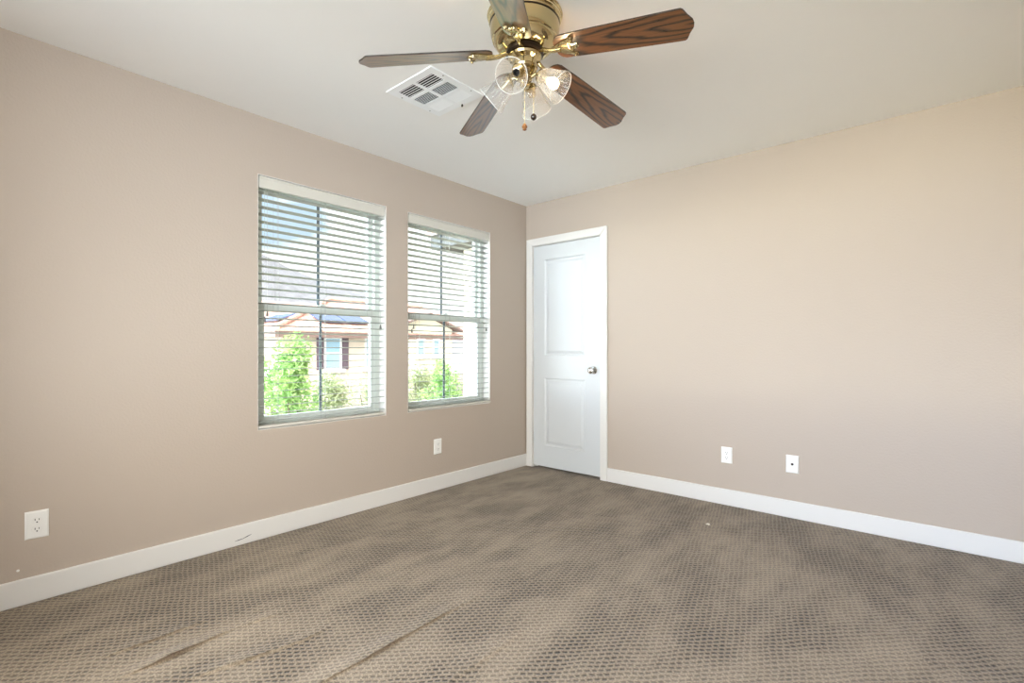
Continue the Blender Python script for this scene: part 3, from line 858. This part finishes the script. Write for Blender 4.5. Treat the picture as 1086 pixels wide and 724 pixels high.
# distant hill
def hill():
    vs = []; fs = []; nx, ny = 60, 14
    for j in range(ny):
        for i in range(nx):
            t = i / (nx - 1); v = j / (ny - 1)
            ang = R(178 - 75 * t)                     # sweeps from -X round to +Y
            rad = 420 + 260 * v
            crest = 116 - 88 * min(1, max(0, (t - 0.26) / 0.34)) ** 0.8
            crest = max(crest, 26)
            h = crest * sin(min(1, v * 1.15) * pi / 2)
            p = Vector((2.98 + rad * cos(ang), -3.63 + rad * sin(ang), 0))
            h += 7 * noise.fractal(Vector((p.x * 0.012, p.y * 0.012, 1.3)), 1.0, 2.0, 4) * (0.3 + v)
            vs.append((p.x, p.y, -4 + h))
    for j in range(ny - 1):
        for i in range(nx - 1):
            fs.append((j * nx + i, j * nx + i + 1, (j + 1) * nx + i + 1, (j + 1) * nx + i))
    return MB().add(vs, fs).build('hills', HILL, smooth=True, angle=80)
structure(hill(), 'pale rocky hillside beyond the houses', 'hills')

def tiled_slope(mb, p0, along, inward, L0, depth, rise, l_cut, r_cut, pitch_=0.22, course=0.36, amp=0.032):
    """roof slope: p0 = left eave corner, along/inward unit vectors, cut per metre of depth at each end (hips)."""
    rows = []
    nr = int(depth / course)
    ds = []
    for k in range(nr + 1):
        ds += [(k * course, 0.0), (min(depth, (k + 1) * course) - 0.004, -0.03)]
    nc = max(8, int(L0 / pitch_ * 6))
    for d, drop in ds:
        d = min(d, depth)
        a = d * l_cut; b = L0 - d * r_cut
        row = []
        for c in range(nc + 1):
            s = L0 * c / nc
            s = min(max(s, a), b)
            z = p0[2] + rise * d + drop + 0.03 + amp * abs(sin(pi * s / pitch_)) * 1.0
            row.append((p0[0] + along[0] * s + inward[0] * d, p0[1] + along[1] * s + inward[1] * d, z))
        rows.append(row)
    n = nc + 1
    vs = [p for r in rows for p in r]
    fs = [(j * n + i, j * n + i + 1, (j + 1) * n + i + 1, (j + 1) * n + i) for j in range(len(rows) - 1) for i in range(nc)]
    # front lip
    lip = [(p[0], p[1], p0[2] - 0.01) for p in rows[0]]
    o = len(vs)
    vs += lip
    fs += [(i, i + 1, o + i + 1, o + i) for i in range(nc)]
    mb.add(vs, fs)

def house_window(root, x, y0, y1, z0, z1, shutters=True, mid=True):
    m = MB(); f = 0.06
    m.box(x - 0.03, x + 0.05, y0, y0 + f, z0, z1); m.box(x - 0.03, x + 0.05, y1 - f, y1, z0, z1)
    m.box(x - 0.03, x + 0.05, y0 + f, y1 - f, z0, z0 + f); m.box(x - 0.03, x + 0.05, y0 + f, y1 - f, z1 - f, z1)
    if mid: m.box(x - 0.03, x + 0.04, y0 + f, y1 - f, (z0 + z1) / 2 - 0.03, (z0 + z1) / 2 + 0.03)
    m.box(x - 0.03, x + 0.11, y0 - 0.12, y1 + 0.12, z0 - 0.12, z0)
    w = m.build('window', WFRAME, root)
    MB().box(x - 0.03, x + 0.012, y0 + f, y1 - f, z0 + f, z1 - f).build('pane', NPANE, w)
    if shutters:
        for a, b in ((y0 - 0.29, y0 - 0.02), (y1 + 0.02, y1 + 0.29)):
            s = MB(); s.box(x - 0.01, x + 0.03, a, b, z0 - 0.02, z1 + 0.02)
            k = z0 + 0.05
            while k < z1 - 0.05:
                s.box(x + 0.03, x + 0.042, a + 0.04, b - 0.04, k, k + 0.035); k += 0.07
            s.build('shutter', SHUTTER, root)

hx, ez = -14.0, 1.70
house = empty('neighbour_house', (hx, 4.0, GZ))
tag(house, 'cream stucco house with clay tile hip roof and shuttered windows outside', 'house')
house_parts = []
def hp(o):
    o.parent = house; o.matrix_parent_inverse = Matrix.Translation((-hx, -4.0, -GZ)); return o
def hbuild(mb, nm, m_): return hp(mb.build(nm, m_))
hbuild(MB().box(hx - 8, hx, 4.0, 11.4, GZ, ez - 0.1), 'wall', STUCCO)
rt = MB()
SL = 0.36
ov = 0.45
Ly0, Ly1 = 4.0 - ov, 13.5
tiled_slope(rt, (hx + ov, Ly0, ez), (0, 1), (-1, 0), Ly1 - Ly0, 4.3, SL, 1.0, 0.0)
tiled_slope(rt, (hx + ov, Ly0, ez), (-1, 0), (0, 1), 8.6, 4.29, SL, 1.0, 1.0)
hbuild(rt, 'roof', TILE)
fa = MB()
fa.box(hx + ov - 0.06, hx + ov - 0.02, Ly0 + 0.02, Ly1, ez - 0.20, ez + 0.0); fa.box(hx - 8, hx + ov - 0.06, Ly0 + 0.02, Ly0 + 0.06, ez - 0.20, ez)
fa.box(hx, hx + ov - 0.06, Ly0 + 0.06, Ly1, ez - 0.12, ez - 0.08); fa.box(hx - 8, hx, Ly0 + 0.06, 4.0, ez - 0.12, ez - 0.08)
hbuild(fa, 'fascia', FASCIA)
# ridge caps along the hip
cap = MB()
pts = [(hx + ov - d, Ly0 + d, ez + SL * d + 0.09) for d in [0.1 + 0.35 * k for k in range(13)]]
cap.tube(pts, [0.085 if k % 2 else 0.10 for k in range(13)], 8)
cap.tube([(hx + ov - 4.3, Ly0 + 4.3 + 0.4 * k, ez + SL * 4.3 + 0.09) for k in range(14)], [0.085 if k % 2 else 0.10 for k in range(14)], 8)
hbuild(cap, 'ridge_tiles', TILE)
wroot = empty('window_holder_unused'); bpy.data.objects.remove(wroot)
def hwin(*a, **k):
    before = set(COL.objects)
    house_window(None, *a, **k)
    for o in [o for o in COL.objects if o not in before]:
        if o.parent is None: hp(o)
hwin(hx, 5.50, 6.18, 0.36, 1.53)
hwin(hx, 7.18, 7.86, 0.36, 1.53, False)
# gabled front wing at the right-hand end
gx = -13.6; ga, gb, gz = 8.35, 11.35, 1.95
gap = (ga + gb) / 2
gw = MB()
gw.add([(gx, ga, GZ), (gx, gb, GZ), (gx, gb, gz), (gx, gap, gz + 0.56), (gx, ga, gz), (hx + 0.05, ga, GZ), (hx + 0.05, gb, GZ), (hx + 0.05, gb, gz), (hx + 0.05, gap, gz + 0.56), (hx + 0.05, ga, gz)],
       [(0, 1, 2, 3, 4), (9, 8, 7, 6, 5), (0, 5, 6, 1), (1, 6, 7, 2), (2, 7, 8, 3), (3, 8, 9, 4), (4, 9, 5, 0)])
hbuild(gw, 'gable_wall', STUCCO_NEAR)
gr = MB()
for s in (-1, 1):
    y_e = gap + s * 1.85
    zz = gz + 0.56 - 0.374 * 1.85
    vs = [(gx + 0.35, gap, gz + 0.60), (gx + 0.35, y_e, zz + 0.04), (gx - 4.5, y_e, zz + 0.04), (gx - 4.5, gap, gz + 0.60)]
    vs += [(x, y, z + 0.08) for x, y, z in vs]
    gr.add(vs, [(0, 1, 2, 3), (4, 5, 6, 7), (0, 1, 5, 4), (1, 2, 6, 5), (2, 3, 7, 6), (3, 0, 4, 7)])
hbuild(gr, 'gable_roof', FASCIA)
hwin(gx, 9.38, 9.80, 0.80, 1.52, False)
hwin(gx, 10.22, 10.62, 0.80, 1.52, False)
# solar panels on the two slopes
def panel(p, ux, uy, un, w, d):
    m = MB(); vs = []
    for z in (0.07, 0.11):
        for a, b in ((0, 0), (w, 0), (w, d), (0, d)):
            vs.append(Vector(p) + Vector(ux) * a + Vector(uy) * b + Vector(un) * z)
    m.add(vs, [(3, 2, 1, 0), (4, 5, 6, 7), (0, 1, 5, 4), (1, 2, 6, 5), (2, 3, 7, 6), (3, 0, 4, 7)])
    return m
cs = 1 / math.hypot(1, SL)
for k in range(2):
    hbuild(panel((hx + ov - 0.75, 5.55 + k * 1.06, ez + SL * 0.75 + 0.06), (0, 1, 0), (-cs, 0, SL * cs), (SL * cs, 0, cs), 1.0, 0.95), 'solar_panel', SOLAR)
hbuild(panel((-15.3, Ly0 + 0.85, ez + SL * 0.85 + 0.06), (-1, 0, 0), (0, cs, SL * cs), (0, -SL * cs, cs), 1.9, 0.85), 'solar_panel', SOLAR)

# a further house whose roof ridge shows above the first
far = empty('neighbour_house', (-32, 6.0, GZ))
tag(far, 'farther house whose pink tile roof ridge shows behind the nearer roof', 'house')
fm = MB().box(-40, -32, 7.5, 24, GZ, 2.9); o = fm.build('wall', STUCCO); o.parent = far; o.matrix_parent_inverse = Matrix.Translation((32, -6, -GZ))
fr_ = MB(); tiled_slope(fr_, (-31.5, 7.0, 2.9), (0, 1), (-1, 0), 18, 4.4, 0.42, 0.9, 0.9, pitch_=0.3, course=0.45)
tiled_slope(fr_, (-31.5, 7.0, 2.9), (-1, 0), (0, 1), 8.8, 3.96, 0.42 * 1.11, 1.11, 1.11, pitch_=0.3, course=0.45)
o = fr_.build('roof', TILE); o.parent = far; o.matrix_parent_inverse = Matrix.Translation((32, -6, -GZ))

# the cream wing standing out beyond the second window
wing = empty('building_wing', (0, 2.0, GZ))
tag(wing, 'pale cream stucco wall with grey eave beyond the right window', 'building')
def wp(mb, nm, m_):
    o = mb.build(nm, m_); o.parent = wing; o.matrix_parent_inverse = Matrix.Translation((0, -2.0, -GZ)); return o
wp(MB().box(-2.97, -0.17, 2.0, 6.0, GZ, 2.72), 'wall', STUCCO_NEAR)
wp(MB().box(-3.35, -0.17, 1.62, 6.4, 2.72, 2.78), 'soffit', SOFFIT)
wp(MB().box(-3.35, -0.17, 1.62, 6.4, 2.78, 2.94), 'fascia', SOFFIT)
er = MB(); tiled_slope(er, (-3.42, 1.56, 2.94), (1, 0), (0, 1), 3.2, 2.2, 0.36, 1.0, 0.0); wp(er, 'roof', TILE)

# shrubs: leaf-by-leaf crowns on their own stems
def shrub(x, y, ztop, rx, ry, zbot, nleaf, leaf, material, label, group='shrubs outside the windows', seed=0):
    rnd = random.Random(seed)
    root = empty('shrub', (x, y, GZ))
    tag(root, label, 'shrub', group)
    hgt = (ztop - zbot) / 2; zc = (ztop + zbot) / 2 - GZ
    vs = []; fs = []
    blobs = []
    for k in range(16):
        a = rnd.uniform(0, 2 * pi); q = rnd.uniform(0, 0.75); zz = rnd.uniform(-0.8, 0.72)
        w = math.sqrt(max(0.05, 1 - zz * zz))
        blobs.append((Vector((rx * q * w * cos(a), ry * q * w * sin(a), zc + hgt * zz)), rnd.uniform(0.28, 0.5)))
    blobs.append((Vector((0, 0, zc + hgt * 0.62)), 0.36))
    for i in range(nleaf):
        c, br = blobs[i % len(blobs)]
        d = Vector((rnd.gauss(0, 1), rnd.gauss(0, 1), rnd.gauss(0, 1))).normalized() * (rnd.random() ** 0.4)
        p = c + Vector((d.x * rx * br, d.y * ry * br, d.z * min(hgt, 1.2) * br))
        u = Vector((rnd.gauss(0, 1), rnd.gauss(0, 1), rnd.gauss(0, 0.7))).normalized()
        v = u.cross(Vector((rnd.gauss(0, 1), rnd.gauss(0, 1), rnd.gauss(0, 1)))).normalized()
        nrm = u.cross(v)
        L_ = leaf * rnd.uniform(0.6, 1.3); Wd = L_ * 0.42
        o = len(vs)
        vs += [p, p + u * L_ * 0.5 + v * Wd * 0.5 + nrm * L_ * 0.08, p + u * L_, p + u * L_ * 0.5 - v * Wd * 0.5 + nrm * L_ * 0.08]
        fs += [(o, o + 1, o + 2), (o, o + 2, o + 3)]
    MB().add(vs, fs).build('foliage', material, root)
    st = MB()
    for k in range(6):
        c, br = blobs[k]
        st.tube([(rnd.uniform(-.06, .06), rnd.uniform(-.06, .06), 0), (c.x * 0.3, c.y * 0.3, zc * 0.5), tuple(c)], [0.035, 0.025, 0.012], 6)
    st.build('stems', BARK, root)
SH = [(-7.0, 1.10, 1.42, 0.85, 0.72, -1.3, 4200, 0.13, LEAF_BRIGHT, 'tall bright green shrub outside the left window'),
      (-8.6, 2.75, 0.52, 0.85, 0.78, -1.6, 4200, 0.11, LEAF_PALE, 'pale olive shrub just right of the bar in the left window'),
      (-9.2, 4.45, 0.42, 0.85, 0.78, -1.6, 4200, 0.11, LEAF_PALE, 'pale olive shrub at the right edge of the left window'),
      (-9.2, 6.10, 0.66, 0.85, 0.78, -1.6, 4200, 0.11, LEAF_PALE, 'pale olive shrub at the left of the right window'),
      (-6.6, 4.72, 0.90, 0.62, 0.62, -1.6, 3600, 0.11, LEAF_BRIGHT, 'bright green shrub against the cream wall in the right window'),
      (-6.3, 2.75, -0.1, 0.8, 0.75, -2.0, 3200, 0.11, LEAF_BRIGHT, 'low green shrub in front of the olive ones')]
for i, s in enumerate(SH):
    shrub(*s, seed=i + 3)
